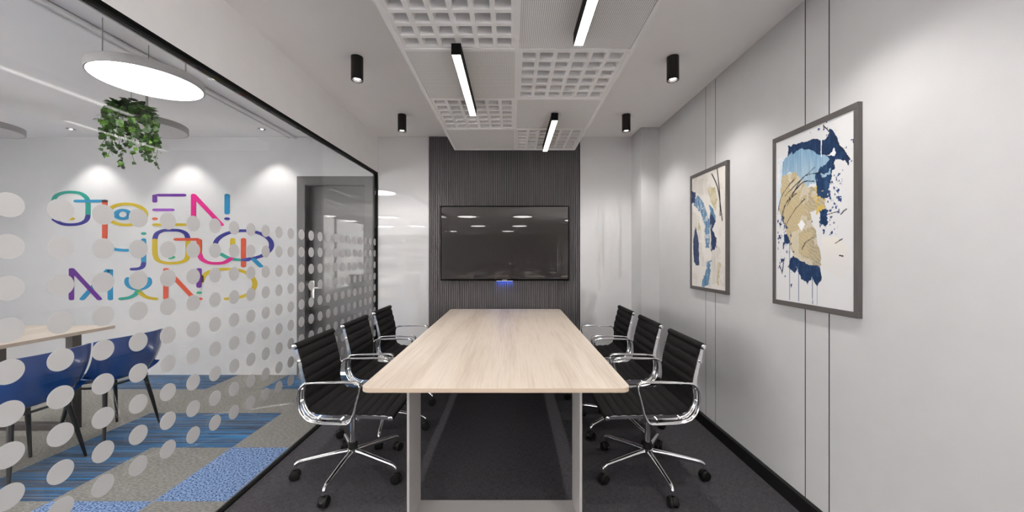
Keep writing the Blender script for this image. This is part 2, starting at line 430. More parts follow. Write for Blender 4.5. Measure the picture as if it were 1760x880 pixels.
for xc in (CX0, CX0+TS, CX0+2*TS): vbox(bm, xc-.012, xc+.012, y0-.012, y1+.012, ZP-.004, ZP-.0005); vbox(bm, xc-.0045, xc+.0045, y0, y1, ZP-.0005, ZP+.06)
for k in range(6):
    yc = CYE-TS*k
    for c_ in (0, 1): vbox(bm, CX0+TS*c_+.012, CX0+TS*(c_+1)-.012, yc-.012, yc+.012, ZP-.004, ZP-.0005); vbox(bm, CX0+TS*c_+.0045, CX0+TS*(c_+1)-.0045, yc-.0045, yc+.0045, ZP-.0005, ZP+.06)
obj('grid_frame', bm, M['panel_white'], cr)
for xc in (CX0+.02, CX0+TS, CX0+2*TS-.02):
    for yc in (y0+.3, CYE-1.5, CYE-.3):
        bm = bmesh.new(); tube(bm, [(xc, yc, ZP+.06), (xc, yc, HC)], .002, 6); obj('suspension_rod', bm, M['steel'], cr)

# linear lamps under the canopy
def linear_lamp(x, y0, y1, label):
    t = thing('linear_lamp', label, 'ceiling lamp', (x, (y0+y1)/2, ZP-.004), 0, 'black linear lamps under the canopy')
    h = (y1-y0)/2; W = .0245; H = .057
    bm = bmesh.new()
    vbox(bm, -W, -W+.003, -h, h, -H, 0); vbox(bm, W-.003, W, -h, h, -H, 0); vbox(bm, -W+.003, W-.003, -h, h, -.012, 0)
    vbox(bm, -W+.003, W-.003, -h, -h+.003, -H, -.012); vbox(bm, -W+.003, W-.003, h-.003, h, -H, -.012)
    obj('housing', bm, M['frame_black'], t)
    bm = bmesh.new(); vbox(bm, -W+.003, W-.003, -h+.003, h-.003, -H-.0005, -H+.01); obj('diffuser', bm, M['linear_glow'], t)
linear_lamp(-.283, 1.854, 2.669, 'black linear lamp on the left of the canopy, above the middle of the table')
linear_lamp(.322, .960, 1.777, 'black linear lamp on the right of the canopy, nearest the camera')
linear_lamp(.322, 2.755, 3.57, 'black linear lamp on the right of the canopy, nearest the slatted wall')

# cylinder downlights
def downlight(x, y, label):
    t = thing('downlight', label, 'downlight', (x, y, HC), 0, 'black cylinder downlights')
    bm = bmesh.new(); lathe(bm, [(.034,0),(.039,-.002),(.039,-.156),(.036,-.158),(.032,-.156),(.030,-.138),(.010,-.1375)], n=36); obj('housing', bm, M['cyl_black'], t, True)
    bm = bmesh.new(); lathe(bm, [(.0001,-.139),(.022,-.139),(.022,-.143),(.016,-.147),(.0001,-.1475)], n=28); obj('lens', bm, M['spot_glow'], t, True)
    light('beam', 'SPOT', (0,0,-.162), W_SPOT, WARM, t, spot_size=math.radians(120), spot_blend=.9, shadow_soft_size=.025)
for y, w in ((3.45, 'nearest the slatted wall'), (2.45, 'second from the slatted wall'), (1.45, 'third from the slatted wall'), (.45, 'farthest from the slatted wall')):
    downlight(-1.035, y, 'black cylinder downlight on the ceiling left of the canopy, '+w)
    downlight(1.075, y, 'black cylinder downlight on the ceiling right of the canopy, '+w)

# ---------------------------------------------------------------- round pendants
def pendant(name_label, loc, glow, wires='wire', group='round pendant discs'):
    x, y, z = loc; t = thing('pendant_lamp', name_label, 'pendant lamp', (x, y, z), 0, group)
    R_, H = .258, .05
    bm = bmesh.new(); lathe(bm, [(R_-.008,.004),(R_-.008,0),(R_-.002,0),(R_,.003),(R_,H-.004),(R_-.004,H),(.0001,H)], n=72); obj('shade', bm, M['lamp_white'], t, True)
    bm = bmesh.new(); lathe(bm, [(.0001,.002),(R_-.009,.002),(R_-.009,.006),(.0001,.006)], n=72); obj('diffuser', bm, glow, t)
    if wires == 'wire':
        for dx, dy in ((-.12,-.14),(-.13,.13),(.12,.11),(.15,.08)):
            bm = bmesh.new(); tube(bm, [(dx, dy, H), (dx, dy, HC-z)], .0028, 6); obj('suspension_wire', bm, M['wire'], t)
    else:
        bm = bmesh.new(); tube(bm, [(0,0,H), (0,0,HC-z)], .009, 12); obj('stem', bm, M['lamp_white'], t, True)
    return t
pendant('large lit round pendant disc hung on thin wires beyond the glass', (-2.165, 2.185, 2.36), M['lamp_glow'])
pendant('unlit pale round pendant disc behind the hanging ivy', (-2.96, 2.97, 2.36), M['lamp_off'], 'stem')
pendant('unlit pale round pendant disc cut by the left edge of the photo', (-4.36, 2.97, 2.36), M['lamp_off'], 'stem')
for i, (x, y) in enumerate(((-1.18,-1.6), (.28,-1.6), (-1.17,-4.6), (.26,-4.6), (-2.55,-7.3), (-.17,-7.3), (-4.4,-1.6), (-4.4,-4.6), (-4.6,1.2), (-6.0,1.2), (1.78,-1.3), (1.78,-2.6))):  # the last entries are unseen lamps, added to brighten the rooms
    pendant('lit round pendant disc of the open office set, partly added for light, outside the photo frame', (x, y, 2.36), M['office_glow'], group='open office pendants outside the frame')
# recessed spots washing the mural wall
for x, w in ((-4.62, 'above the letters O and P'), (-3.62, 'above the letter E of the mural'), (-2.62, 'left of the grey door')):
    t = thing('recessed_spot', 'small recessed ceiling spot near the mural wall, '+w, 'ceiling spot', (x, 3.84, HC), 0, 'recessed spots by the mural')
    bm = bmesh.new(); lathe(bm, [(.036,0),(.036,-.004),(.030,-.005),(.028,-.001),(.0001,-.001)], n=28); obj('trim_ring', bm, M['lamp_white'], t, True)
    bm = bmesh.new(); lathe(bm, [(.0001,-.0015),(.011,-.0015),(.010,-.004),(.0001,-.0045)], n=24); obj('lens', bm, M['spot_glow'], t, True)
    light('beam', 'SPOT', (0,0,-.012), W_RECESS, COLD, t, spot_size=math.radians(88), spot_blend=.55, shadow_soft_size=.02)

# ---------------------------------------------------------------- conference table
t = thing('conference_table', 'long conference table with light ash top and grey steel plate legs', 'table', (-.073, 2.835, 0))
def round_slab(bm, hx, hy, rc, z0, z1, seg=8, mi_side=1):
    ring = []
    for cx, cy, a0 in ((hx-rc, hy-rc, 0), (-hx+rc, hy-rc, PI/2), (-hx+rc, -hy+rc, PI), (hx-rc, -hy+rc, 1.5*PI)):
        for k in range(seg+1):
            a = a0+PI/2*k/seg; ring.append((cx+rc*math.cos(a), cy+rc*math.sin(a)))
    A = [bm.verts.new((*p, z0)) for p in ring]; B = [bm.verts.new((*p, z1)) for p in ring]
    bm.faces.new(A); bm.faces.new(B)
    for k in range(len(ring)):
        f = bm.faces.new((A[k], A[(k+1) % len(ring)], B[(k+1) % len(ring)], B[k])); f.material_index = mi_side
bm = bmesh.new(); round_slab(bm, .603, 1.213, .045, .724, .745); obj('tabletop', bm, [M['ash'], M['ash_edge']], t, bevel=.0015)
for yc in (-.965, .965):
    bm = bmesh.new()
    vbox(bm, -.432, -.420, yc-.11, yc+.11, 0, .7235); vbox(bm, .398, .410, yc-.11, yc+.11, 0, .7235)
    vbox(bm, -.420, .398, yc-.11, yc+.11, 0, .012); vbox(bm, -.420, .398, yc-.11, yc+.11, .7115, .7235)
    obj('leg', bm, M['table_leg'], t, bevel=.0012)
bm = bmesh.new(); vbox(bm, -.03, .01, -.854, .854, .694, .7235); obj('beam', bm, M['table_leg'], t)

# ---------------------------------------------------------------- conference chair
def prof_pts():
    return catmull([(-.228,0,.822),(-.222,0,.80),(-.196,0,.70),(-.180,0,.618),(-.184,0,.54),(-.172,0,.485),(-.135,0,.448),(-.07,0,.437),(.08,0,.434),(.22,0,.431),(.300,0,.427)], 12)
PR = prof_pts()
ARC = [0]
for i in range(1, len(PR)): ARC.append(ARC[-1]+(PR[i]-PR[i-1]).length)
def at_arc(s):
    s = max(0, min(ARC[-1], s))
    for i in range(1, len(ARC)):
        if ARC[i] >= s:
            f = (s-ARC[i-1])/(ARC[i]-ARC[i-1]+1e-9); p = PR[i-1].lerp(PR[i], f)
            a = PR[max(0, i-2)]; b = PR[min(len(PR)-1, i+1)]; tn = (b-a).normalized(); return p, tn
    return PR[-1], (PR[-1]-PR[-2]).normalized()
def sling(s0, s1, pitch, W=.205):
    bm = bmesh.new(); n = int(round((s1-s0)/pitch))*8; lats = [-W, -W+.006, -W*.5, 0, W*.5, W-.006, W]; rows = []
    for i in range(n+1):
        s = s0+(s1-s0)*i/n; p, tn = at_arc(s); nm = Vector((-tn.z, 0, tn.x))   # towards the sitter / up
        if nm.x < 0 and abs(tn.z) > .7: nm = -nm
        if abs(tn.x) > .7 and nm.z < 0: nm = -nm
        h = abs(math.sin(PI*(s-s0)/pitch))**.55; th = .003+.0095*h
        rows.append(([bm.verts.new(p+nm*(th*(0.35 if j in (0, 6) else 1))+Vector((0, y, 0))) for j, y in enumerate(lats)],
                     [bm.verts.new(p-nm*(th*(0.35 if j in (0, 6) else 1))+Vector((0, y, 0))) for j, y in enumerate(lats)]))
    for i in range(n):
        (a, b), (c, d) = rows[i], rows[i+1]
        for j in range(6):
            bm.faces.new((a[j], a[j+1], c[j+1], c[j])); bm.faces.new((b[j], d[j], d[j+1], b[j+1]))
        bm.faces.new((a[0], c[0], d[0], b[0])); bm.faces.new((a[6], b[6], d[6], c[6]))
    for a, b in (rows[0], rows[-1]):
        for j in range(6): bm.faces.new((a[j], b[j], b[j+1], a[j+1]))
    return bm
def caster(parent, x, y, ang):
    # caster: hood, twin wheels, stem
    c = Vector((x, y, 0)); q = Matrix.Rotation(ang, 4, 'Z')
    bm = bmesh.new(); lathe(bm, [(.0085,.052),(.0085,.072)], n=14)
    hood = [(.029*math.cos(a), .030+.029*math.sin(a)) for a in [PI*k/12 for k in range(-1, 12)]]
    A = [bm.verts.new((p[0], -.006, p[1])) for p in hood]; B = [bm.verts.new((p[0], .006, p[1])) for p in hood]
    bm.faces.new(A); bm.faces.new(B)
    for k in range(len(A)): bm.faces.new((A[k], A[(k+1) % len(A)], B[(k+1) % len(A)], B[k]))
    for v in bm.verts: v.co = q @ v.co + c
    o = obj('caster', bm, M['rubber'], parent, True)
    bm = bmesh.new()
    for s in (-1, 1): lathe(bm, [(.008, s*.0065), (.0285, s*.0065), (.0300, s*.009), (.0300, s*.019), (.026, s*.0235), (.012, s*.025), (.0001, s*.025)], (0,0,.0300), 26, axis='y')
    for v in bm.verts: v.co = q @ v.co + c
    obj('wheel', bm, M['rubber'], o, True)
    return o
def make_chair(label, group):
    t = thing('conference_chair', label, 'chair', (0,0,0), 0, group)
    A = ARC[-1]; sp = .46
    obj('backrest', sling(.012, .012+.058*7, .058), M['fabric'], t, True)
    obj('seat', sling(.012+.058*7, .012+.058*7+.0535*8, .0535), M['fabric'], t, True)
    # rolls with chrome end caps at the top of the back and the front of the seat
    for nm, (x, z), r in (('top_roll', (-.232, .824), .0185), ('front_roll', (.303, .424), .0165)):
        bm = bmesh.new(); lathe(bm, [(.0001,-.216),(r*.9,-.216),(r,-.212),(r,.212),(r*.9,.216),(.0001,.216)], (x,0,z), 20, axis='y'); o = obj(nm, bm, M['fabric'], t, True)
        for s in (-1, 1):
          bm = bmesh.new(); lathe(bm, [(.0001, s*.2165), (r*.78, s*.2165), (r*.78, s*.222), (r*.55, s*.2245), (.0001, s*.2245)], (x,0,z), 20, axis='y')
          tag(obj('end_cap', bm, M['chrome'], o, True), 'round chrome end cap')
    for s in (-1, 1):
        # side rail: flat cast bar following the sling
        bm = bmesh.new(); rows = []; n = 70
        for i in range(n+1):
            sc = .004+(A-.008)*i/n; p, tn = at_arc(sc); nm = Vector((-tn.z, 0, tn.x))
            if nm.x < 0 and abs(tn.z) > .7: nm = -nm
            if abs(tn.x) > .7 and nm.z < 0: nm = -nm
            f = i/n; w = .011+.012*math.exp(-((f-.45)/.22)**2)
            a, b = p+nm*.006, p-nm*w
            rows.append([bm.verts.new(v) for v in (a+Vector((0,s*.207,0)), a+Vector((0,s*.2145,0)), b+Vector((0,s*.2145,0)), b+Vector((0,s*.207,0)))])
        for i in range(n):
            for k in range(4): bm.faces.new((rows[i][k], rows[i][(k+1) % 4], rows[i+1][(k+1) % 4], rows[i+1][k]))
        bm.faces.new(rows[0]); bm.faces.new(rows[-1])
        rl = obj('side_rail', bm, M['chrome'], t, True)
        for (x, z) in ((-.212,.742), (-.196,.585), (-.197,.52), (-.10,.428), (.03,.420)):
            bm = bmesh.new(); lathe(bm, [(.0001, s*.2144), (.006, s*.2144), (.006, s*.236), (.0001, s*.236)], (x,0,z), 10, axis='y')
            obj('bolt', bm, M['chrome'], rl, True)
        # arm loop
        loop = catmull([(.085,s*.236,.414),(.104,s*.236,.452),(.122,s*.238,.52),(.141,s*.240,.590),(.136,s*.240,.622),(.105,s*.240,.633),(0,s*.240,.633),(-.12,s*.240,.630),(-.165,s*.240,.622),(-.193,s*.238,.590),(-.199,s*.238,.54),(-.188,s*.236,.478),(-.152,s*.236,.430),(-.09,s*.236,.409),(0,s*.236,.403),(.06,s*.236,.403)], 5, True)
        bm = bmesh.new(); tube(bm, loop, (.0135, .0072), 12, True, side=(0,1,0)); obj('armrest', bm, M['chrome'], t, True)
    # cross bars behind the back and under the seat
    for pts, r in (([(-.212,-.208,.742), (-.216,0,.742), (-.212,.208,.742)], .006), ([(-.06,-.207,.418), (-.06,.207,.418)], .009), ([(.12,-.207,.412), (.12,.207,.412)], .009)):
        bm = bmesh.new(); tube(bm, pts, r, 8); obj('stretcher', bm, M['chrome'], t, True)
    bm = bmesh.new(); vbox(bm, -.085, .145, -.055, .055, .385, .412); vbox(bm, -.03, .03, -.03, .03, .362, .386)
    mech = obj('tilt_mechanism', bm, M['black_metal'], t, bevel=.006)
    bm = bmesh.new(); lathe(bm, [(.0001,.11),(.0175,.11),(.0175,.365),(.0001,.365)], n=24); obj('column', bm, M['chrome'], t, True)
    bm = bmesh.new(); lathe(bm, [(.0176,.150),(.028,.150),(.0285,.156),(.027,.186),(.0176,.189)], n=28); obj('collar', bm, M['rubber'], t, True)
    hub = [(.0001,.098),(.024,.098),(.030,.106),(.033,.146),(.028,.1495),(.0177,.1495)]
    bm = bmesh.new(); lathe(bm, hub, n=28); obj('hub', bm, M['chrome'], t, True)
    for k in range(5):
        a = math.radians(267+72*k); ca, sa = math.cos(a), math.sin(a)
        pts = catmull([(.022,.131),(.10,.126),(.20,.115),(.278,.106),(.302,.101),(.317,.088),(.320,.066)], 5)
        P3 = [(p[0]*ca, p[0]*sa, p[1]) for p in [(q.x, q.y) for q in [Vector((*u, 0)) if len(u) == 2 else u for u in pts]]]
        m_ = len(P3); rs = [1.15-.45*i/(m_-1) for i in range(m_)]
        bm = bmesh.new(); tube(bm, P3, (.0145, .0130), 12, rs=rs); lg = obj('leg', bm, M['chrome'], t, True)
        caster(t, .320*ca, .320*sa, a+random.uniform(-.9, .9))
    return t
BASE = ('leg', 'caster')
# the left chairs first, then copies; right chairs face the table from the other side
defs = [(-.98, 2.26, 0, 'black ribbed swivel chair left of the conference table, nearest the camera'),
        (-.98, 2.84, 0, 'black ribbed swivel chair left of the conference table, middle of its row'),
        (-.98, 3.43, 0, 'black ribbed swivel chair left of the conference table, nearest the slatted wall'),
        (.835, 2.26, PI, 'black ribbed swivel chair right of the conference table, nearest the camera'),
        (.835, 2.84, PI, 'black ribbed swivel chair right of the conference table, middle of its row'),
        (.835, 3.43, PI, 'black ribbed swivel chair right of the conference table, nearest the slatted wall')]
chair0 = make_chair(defs[0][3], 'swivel chairs around the conference table')
for i, (x, y, rz, lab) in enumerate(defs):
    c = chair0 if i == 0 else copy_tree(chair0)
    c.location = (x, y, 0); c.rotation_euler = (0, 0, rz); c['label'] = lab
    if rz or i:
        extra = {1: .25, 2: -.2, 3: math.radians(-174), 4: math.radians(-160), 5: math.radians(-190)}[i]
        for ch in [o for o in bpy.data.objects if o.parent == c and o.name.split('.')[0] in BASE]: ch.rotation_euler = (0, 0, extra)

# ---------------------------------------------------------------- television
t = thing('television', 'wide black flat television mounted on the slatted wall', 'television', (-.080, YB-.030, 1.47))
bm = bmesh.new(); vbox(bm, -.708, .708, -.045, -.008, -.411, .411); tv = obj('housing', bm, M['bezel'], t, bevel=.003)
bm = bmesh.new(); vbox(bm, -.696, .696, -.0458, -.0451, -.394, .400); obj('screen', bm, M['screen'], t)
bm = bmesh.new()
for k, w in enumerate((.005,.005,.006,.005,.005,.006,.005)): vbox(bm, -.0255+k*.0075, -.0255+k*.0075+w, -.0462, -.0452, -.4062, -.4002)
tag(obj('badge', bm, M['badge'], t), 'tiny pale lettering on the lower bezel')
bm = bmesh.new(); vbox(bm, -.3, .3, -.008, .001, -.2, .2); obj('wall_mount', bm, M['black_metal'], t)
t = thing('status_light', 'slim sensor bar glowing blue under the television', 'sensor bar', (-.080, YB-.030, 1.058))
bm = bmesh.new(); vbox(bm, -.092, .092, -.040, .001, -.010, -.0005); obj('housing', bm, M['bezel'], t, bevel=.002)
bm = bmesh.new(); vbox(bm, -.090, .090, -.0405, -.0401, -.0045, -.001); obj('front_strip', bm, M['white_led'], t)
bm = bmesh.new(); vbox(bm, -.085, .085, -.036, -.004, -.0115, -.0101); obj('glow_strip', bm, M['blue_light'], t)
light('glow', 'AREA', (0,-.012,-.016), .14, (.03,.14,1), t, shape='RECTANGLE', size=.17, size_y=.02)

# ---------------------------------------------------------------- framed abstract paintings on the right wall
ART1 = {'navy':[[(0.169,0.103),(0.192,0.06),(0.356,0.064),(0.477,0.058),(0.673,0.089),(0.734,0.043),(0.776,0.071),(0.958,0.233),(0.927,0.263),(0.897,0.232),(0.801,0.222),(0.784,0.26),(0.742,0.327),(0.682,0.369),(0.646,0.449),(0.573,0.435),(0.591,0.31),(0.734,0.269),(0.716,0.21),(0.535,0.141),(0.397,0.106),(0.204,0.108)],[(0.263,0.715),(0.472,0.767),(0.635,0.791),(0.635,0.833),(0.594,0.888),(0.525,0.837),(0.454,0.886),(0.361,0.862),(0.332,0.793),(0.283,0.827),(0.192,0.787),(0.223,0.74)],[(0.118,0.589),(0.263,0.61),(0.263,0.652),(0.108,0.658)],[(0.619,0.468),(0.7,0.481),(0.7,0.54),(0.66,0.561),(0.619,0.529)],[(0.508,0.515),(0.542,0.521),(0.542,0.579),(0.511,0.578)]],'light':[[(0.123,0.125),(0.204,0.099),(0.397,0.102),(0.535,0.137),(0.725,0.207),(0.742,0.278),(0.591,0.314),(0.457,0.321),(0.226,0.213),(0.076,0.271)]],'gold':[[(0.088,0.234),(0.292,0.222),(0.477,0.332),(0.646,0.366),(0.664,0.467),(0.49,0.474),(0.577,0.588),(0.635,0.791),(0.472,0.767),(0.263,0.715),(0.182,0.616),(0.097,0.501),(0.053,0.446)]],'cream':[[(0.644,0.613),(0.86,0.634),(0.944,0.706),(0.924,0.832),(0.83,0.838),(0.644,0.795)]],'line':[[(0.039,0.442),(0.088,0.349),(0.292,0.258)],[(0.135,0.353),(0.356,0.283),(0.554,0.229)],[(0.204,0.369),(0.397,0.297),(0.545,0.305)],[(0.123,0.561),(0.27,0.457),(0.427,0.393)],[(0.088,0.502),(0.158,0.402),(0.313,0.351)],[(0.064,0.549),(0.111,0.437),(0.226,0.361)],[(0.181,0.414),(0.397,0.27),(0.619,0.267)],[(0.389,0.687),(0.436,0.647),(0.542,0.618)],[(0.793,0.658),(0.874,0.635)],[(0.838,0.721),(0.881,0.724)],[(0.664,0.013),(0.958,0.241)],[(0.708,0.502),(0.817,0.493)],[(0.857,0.508),(0.912,0.486)],[(0.097,0.832),(0.129,0.745)]],'drip':[[(0.213,0.626),(0.213,0.99)],[(0.342,0.744),(0.342,0.99)],[(0.525,0.837),(0.529,0.993)],[(0.585,0.889),(0.585,0.993)]],'white':[[(0.699,0.183),(0.759,0.172),(0.784,0.156),(0.809,0.18),(0.792,0.197)],[(0.632,0.083),(0.642,0.085),(0.642,0.184),(0.632,0.183)],[(0.322,0.538),(0.389,0.516),(0.436,0.543),(0.389,0.573)]]}
ART2 = {'navy':[[(-0.019,0.118),(0.143,0.142),(0.115,0.234),(-0.013,0.224)],[(0.586,0.346),(0.727,0.441),(0.681,0.453),(0.634,0.509),(0.75,0.571),(0.75,0.656),(0.586,0.698),(0.61,0.537),(0.562,0.462)],[(0.103,0.441),(0.226,0.587),(0.253,0.805),(0.143,0.814),(0.057,0.775),(0.028,0.582)]],'mid':[[(0.199,0.163),(0.386,0.257),(0.562,0.418),(0.562,0.653),(0.437,0.652),(0.412,0.455),(0.28,0.325),(0.057,0.246)],[(0.488,0.772),(0.624,0.756),(0.537,0.978),(0.307,0.996),(0.437,0.863)],[(0.537,0.269),(0.658,0.322),(0.727,0.427),(0.634,0.422)]],'gold':[[(0.488,0.146),(0.681,0.137),(0.773,0.26),(0.727,0.356),(0.586,0.244)],[(0.226,0.384),(0.291,0.511),(0.171,0.491)],[(0.795,0.769),(0.883,0.782),(0.795,0.967),(0.75,0.94)]],'smudge':[[(-0.001,0.031),(0.488,0.041),(0.537,0.21),(-0.001,0.112)],[(-0.001,0.29),(0.253,0.37),(0.386,0.773),(-0.001,0.581)],[(0.634,0.596),(0.861,0.657),(0.727,0.941),(0.537,0.978)]],'line':[[(0.624,0.029),(0.795,0.177),(0.905,0.437)],[(0.773,0.005),(0.839,0.224),(0.853,0.392)]]}
def vnoise(x, y, seed=0):
    rs = np.random.RandomState(seed); g = rs.rand(512, 512); xi = np.floor(x).astype(int); yi = np.floor(y).astype(int); fx_ = x-xi; fy = y-yi
    fx_ = fx_*fx_*(3-2*fx_); fy = fy*fy*(3-2*fy); G = lambda a, b: g[a % 512, b % 512]
    return (G(xi,yi)*(1-fx_)+G(xi+1,yi)*fx_)*(1-fy)+(G(xi,yi+1)*(1-fx_)+G(xi+1,yi+1)*fx_)*fy
def fbm(x, y, seed=0, o=4):
    s = 0; a = .5
    for i in range(o): s = s+a*vnoise(x*2**i+7*i, y*2**i+3*i, seed+i); a *= .5
    return s/.9375
def inside(u, v, poly):
    r = np.zeros(u.shape, bool); n = len(poly)
    for i in range(n):
        x1, y1 = poly[i]; x2, y2 = poly[(i+1) % n]
        if y1 == y2: continue
        c = ((y1 > v) != (y2 > v)) & (u < (x2-x1)*(v-y1)/(y2-y1)+x1); r ^= c
    return r
def dist_line(u, v, pts, asp):
    d = np.full(u.shape, 9.); v = v*asp
    for (a, b), (c, e) in zip(pts[:-1], pts[1:]):
        b, e = b*asp, e*asp; L2 = (c-a)**2+(e-b)**2+1e-9; t = np.clip(((u-a)*(c-a)+(v-b)*(e-b))/L2, 0, 1)
        d = np.minimum(d, np.hypot(u-a-t*(c-a), v-b-t*(e-b)))
    return d
def smooth(pts): return [(p.x, p.y) for p in catmull([(a, b, 0) for a, b in pts], 8)] if len(pts) > 2 else pts
def paint(which, nu=230, nv=410):
    asp = 1.8; u, v = np.meshgrid(np.linspace(0, 1, nu), np.linspace(0, 1, nv))
    col = np.ones(u.shape+(3,))*np.array((.70,.70,.71) if which == 1 else (.72,.69,.65))
    f = fbm(u*7, v*13, 3); g = fbm(u*26, v*46, 9); h = fbm(u*60, v*9, 5); w = fbm(u*9, v*16, 21)
    uu = u+(f-.5)*.07+(g-.5)*.05; vv = v+(w-.5)*.035+(g-.5)*.028
    def lay(mask, c, c2=None, t=None, a=1.):
        c = np.array(c)[None, None, :]
        if c2 is not None: c = c+(np.array(c2)[None, None, :]-c)*t[..., None]
        m = (mask*a)[..., None]; col[:] = col*(1-m)+c*m
    st = np.clip((h-.3)*2.2, 0, 1); tex = np.clip((g-.25)*2, 0, 1)
    if which == 1:
        A = ART1
        halo = inside(uu-.03, vv, [(0,.12),(.2,.1),(.3,.3),(.1,.5),(0,.45)]); lay(halo, (.52,.66,.78), (.8,.8,.81), tex, .8)
        for p in A['cream']: lay(inside(uu, vv, p), (.70,.68,.66), (.80,.76,.66), np.clip((.75-v)*5, 0, 1), .8)
        for p in A['navy']: lay(inside(uu, vv, p), (.008,.028,.085), (.03,.08,.19), st*tex)
        for p in A['light']: lay(inside(uu, vv+.01*(h-.5), p), (.17,.33,.50), (.42,.54,.62), np.clip(st*.6+(v-.15)*3, 0, 1))
        sw = np.sin((v*1.8-u*.8+.35*(u-.3)**2)*150+g*9)*.5+.5
        for p in A['gold']:
            m = inside(uu, vv, p); mixv = np.clip((u-.35)*2.2+(f-.5)*1.6, 0, 1)
            lay(m, (.50,.41,.24), (.17,.17,.19), mixv*.85); lay(m & (sw > .62), (.58,.50,.34), a=.5); lay(m & (f > .56), (.68,.63,.52), a=.6)
        lay(inside(uu+.04*(g-.5), vv, [(.55,.30),(.70,.30),(.68,.47),(.58,.50)]) & (g > .52), (.62,.45,.12))
        lay(inside(u, v, [(.60,.33),(.88,.28),(.86,.5),(.80,.62),(.62,.60)]) & (fbm(u*42, v*60, 31) > .635), (.02,.06,.18))
        lay(inside(u, v, [(.02,.45),(.2,.5),(.3,.75),(.25,.92),(.03,.8)]) & (fbm(u*34, v*40, 37) > .66), (.02,.05,.16))
        lay(inside(u, v, [(.4,.0),(.7,.0),(1,.15),(1,.3),(.85,.12)]) & (fbm(u*30, v*40, 41) > .70), (.02,.05,.18))
        lay(inside(uu, vv, [(.56,.25),(.76,.22),(.74,.33),(.70,.42),(.60,.40)]) & (g > .36), (.010,.035,.10), (.04,.10,.21), st*tex)
        for p in A['white']: lay(inside(u+(f-.5)*.03, v+(g-.5)*.02, p), (.80,.81,.82))
        for p in A['drip']: lay(dist_line(u, v, p, asp) < .0042, (.03,.10,.22))
        for k, p in enumerate(A['line']): lay(dist_line(u+(g-.5)*.02, v, smooth(p), asp) < .0036+.0025*(f > .5), (.02,.02,.03))
    else:
        A = ART2
        lay(f > .60, (.62,.58,.53), a=.6)
        for p in A['smudge']: lay(inside(uu, vv, p), (.52,.49,.44), (.70,.67,.62), st, .75)
        for p in A['gold']: lay(inside(uu, vv, p), (.42,.36,.18), (.62,.56,.40), tex, .9)
        for p in A['mid']: lay(inside(uu, vv, p), (.05,.15,.30), (.20,.34,.46), st)
        for p in A['navy']: lay(inside(uu, vv, p), (.010,.025,.09), (.03,.08,.20), st*tex)
        lay((g > .62) & inside(uu, vv, [(.2,.2),(.6,.3),(.65,.9),(.3,.9)]), (.74,.72,.68), a=.7)
        for p in A['line']: lay(dist_line(u, v, smooth(p), asp) < .012, (.02,.018,.018))
    return col
def painted(name_m):
    m = mat(name_m, (.8,.8,.8), .35, spec=.3); nt, N, L, b = nodes(m); a = N.new('ShaderNodeVertexColor'); a.layer_name = 'paint'; L.new(a.outputs[0], b.inputs['Base Color']); return m
M['paint'] = painted('canvas_paint')
def picture(yn, yf, which, label):
    z0, z1 = 1.058, 2.0; W, H, T = yf-yn, z1-z0, .022; yc, zc = (yn+yf)/2, (z0+z1)/2
    t = thing('framed_painting', label, 'painting', (XR-.0005, yc, zc), 0, 'abstract paintings on the right wall')
    bm = bmesh.new(); fw = .020
    for a, b_, c, d in ((-W/2, W/2, H/2-.026, H/2), (-W/2, W/2, -H/2, -H/2+.026), (-W/2, -W/2+fw, -H/2+.026, H/2-.026), (W/2-fw, W/2, -H/2+.026, H/2-.026)): vbox(bm, -T, 0, a, b_, c, d)
    obj('frame', bm, M['pic_frame'], t, bevel=.001)
    bm = bmesh.new(); vbox(bm, -.014, -.002, -W/2+fw, W/2-fw, -H/2+.026, H/2-.026); obj('backboard', bm, M['panel_white'], t)
    nu, nv = 230, 410; C3 = paint(which, nu, nv)
    hw, hh = W/2-fw-.0005, H/2-.0265
    ys = np.linspace(hw, -hw, nu); zs = np.linspace(hh, -hh, nv); Yg, Zg = np.meshgrid(ys, zs)
    co = np.stack([np.full(Yg.shape, -.0155), Yg, Zg], -1).reshape(-1, 3)
    idx = np.arange(nu*nv).reshape(nv, nu); F = np.stack([idx[:-1,:-1], idx[1:,:-1], idx[1:,1:], idx[:-1,1:]], -1).reshape(-1, 4)
    me = bpy.data.meshes.new('canvas'); me.from_pydata(co.tolist(), [], F.tolist())
    ca = me.color_attributes.new('paint', 'FLOAT_COLOR', 'POINT'); ca.data.foreach_set('color', np.concatenate([C3.reshape(-1,3), np.ones((nu*nv,1))], 1).ravel().astype(np.float32))
    me.materials.append(M['paint']); o = bpy.data.objects.new('canvas', me); COL.objects.link(o); o.parent = t
picture(1.588, 2.108, 1, 'larger looking framed abstract painting of navy, pale blue and gold splashes nearest the camera')
picture(2.555, 3.085, 2, 'framed abstract painting of blue and ochre brush strokes farther along the right wall')

# ---------------------------------------------------------------- mural lettering on the open office wall
CC = {'teal':(.008,.28,.22),'navy':(.015,.015,.22),'cyan':(.003,.22,.42),'yellow':(.50,.36,0),'orange':(.58,.07,.025),'magenta':(.62,.003,.20),'purple':(.11,.012,.24),'lilac':(.26,.06,.42),'dark':(.06,.02,.02),'green':(.02,.33,.16),'mix':(.03,.05,.30)}
for k, c in CC.items(): M['ink_'+k] = mat('ink_'+k, c, .55, spec=.3)
def wallp(u, v):
    px, py = 80+u/4.19, 320+v/4.19; s = 4.092/630
    return ((px-880)*s, 1.33+(440-py)*s)
def arc(cx, cy, rx, ry, a0, a1, n=26): return [(cx+rx*math.cos(math.radians(a0+(a1-a0)*i/n)), cy-ry*math.sin(math.radians(a0+(a1-a0)*i/n))) for i in range(n+1)]
def cr2(pts): return [(p.x, p.y) for p in catmull(pts, 7)]
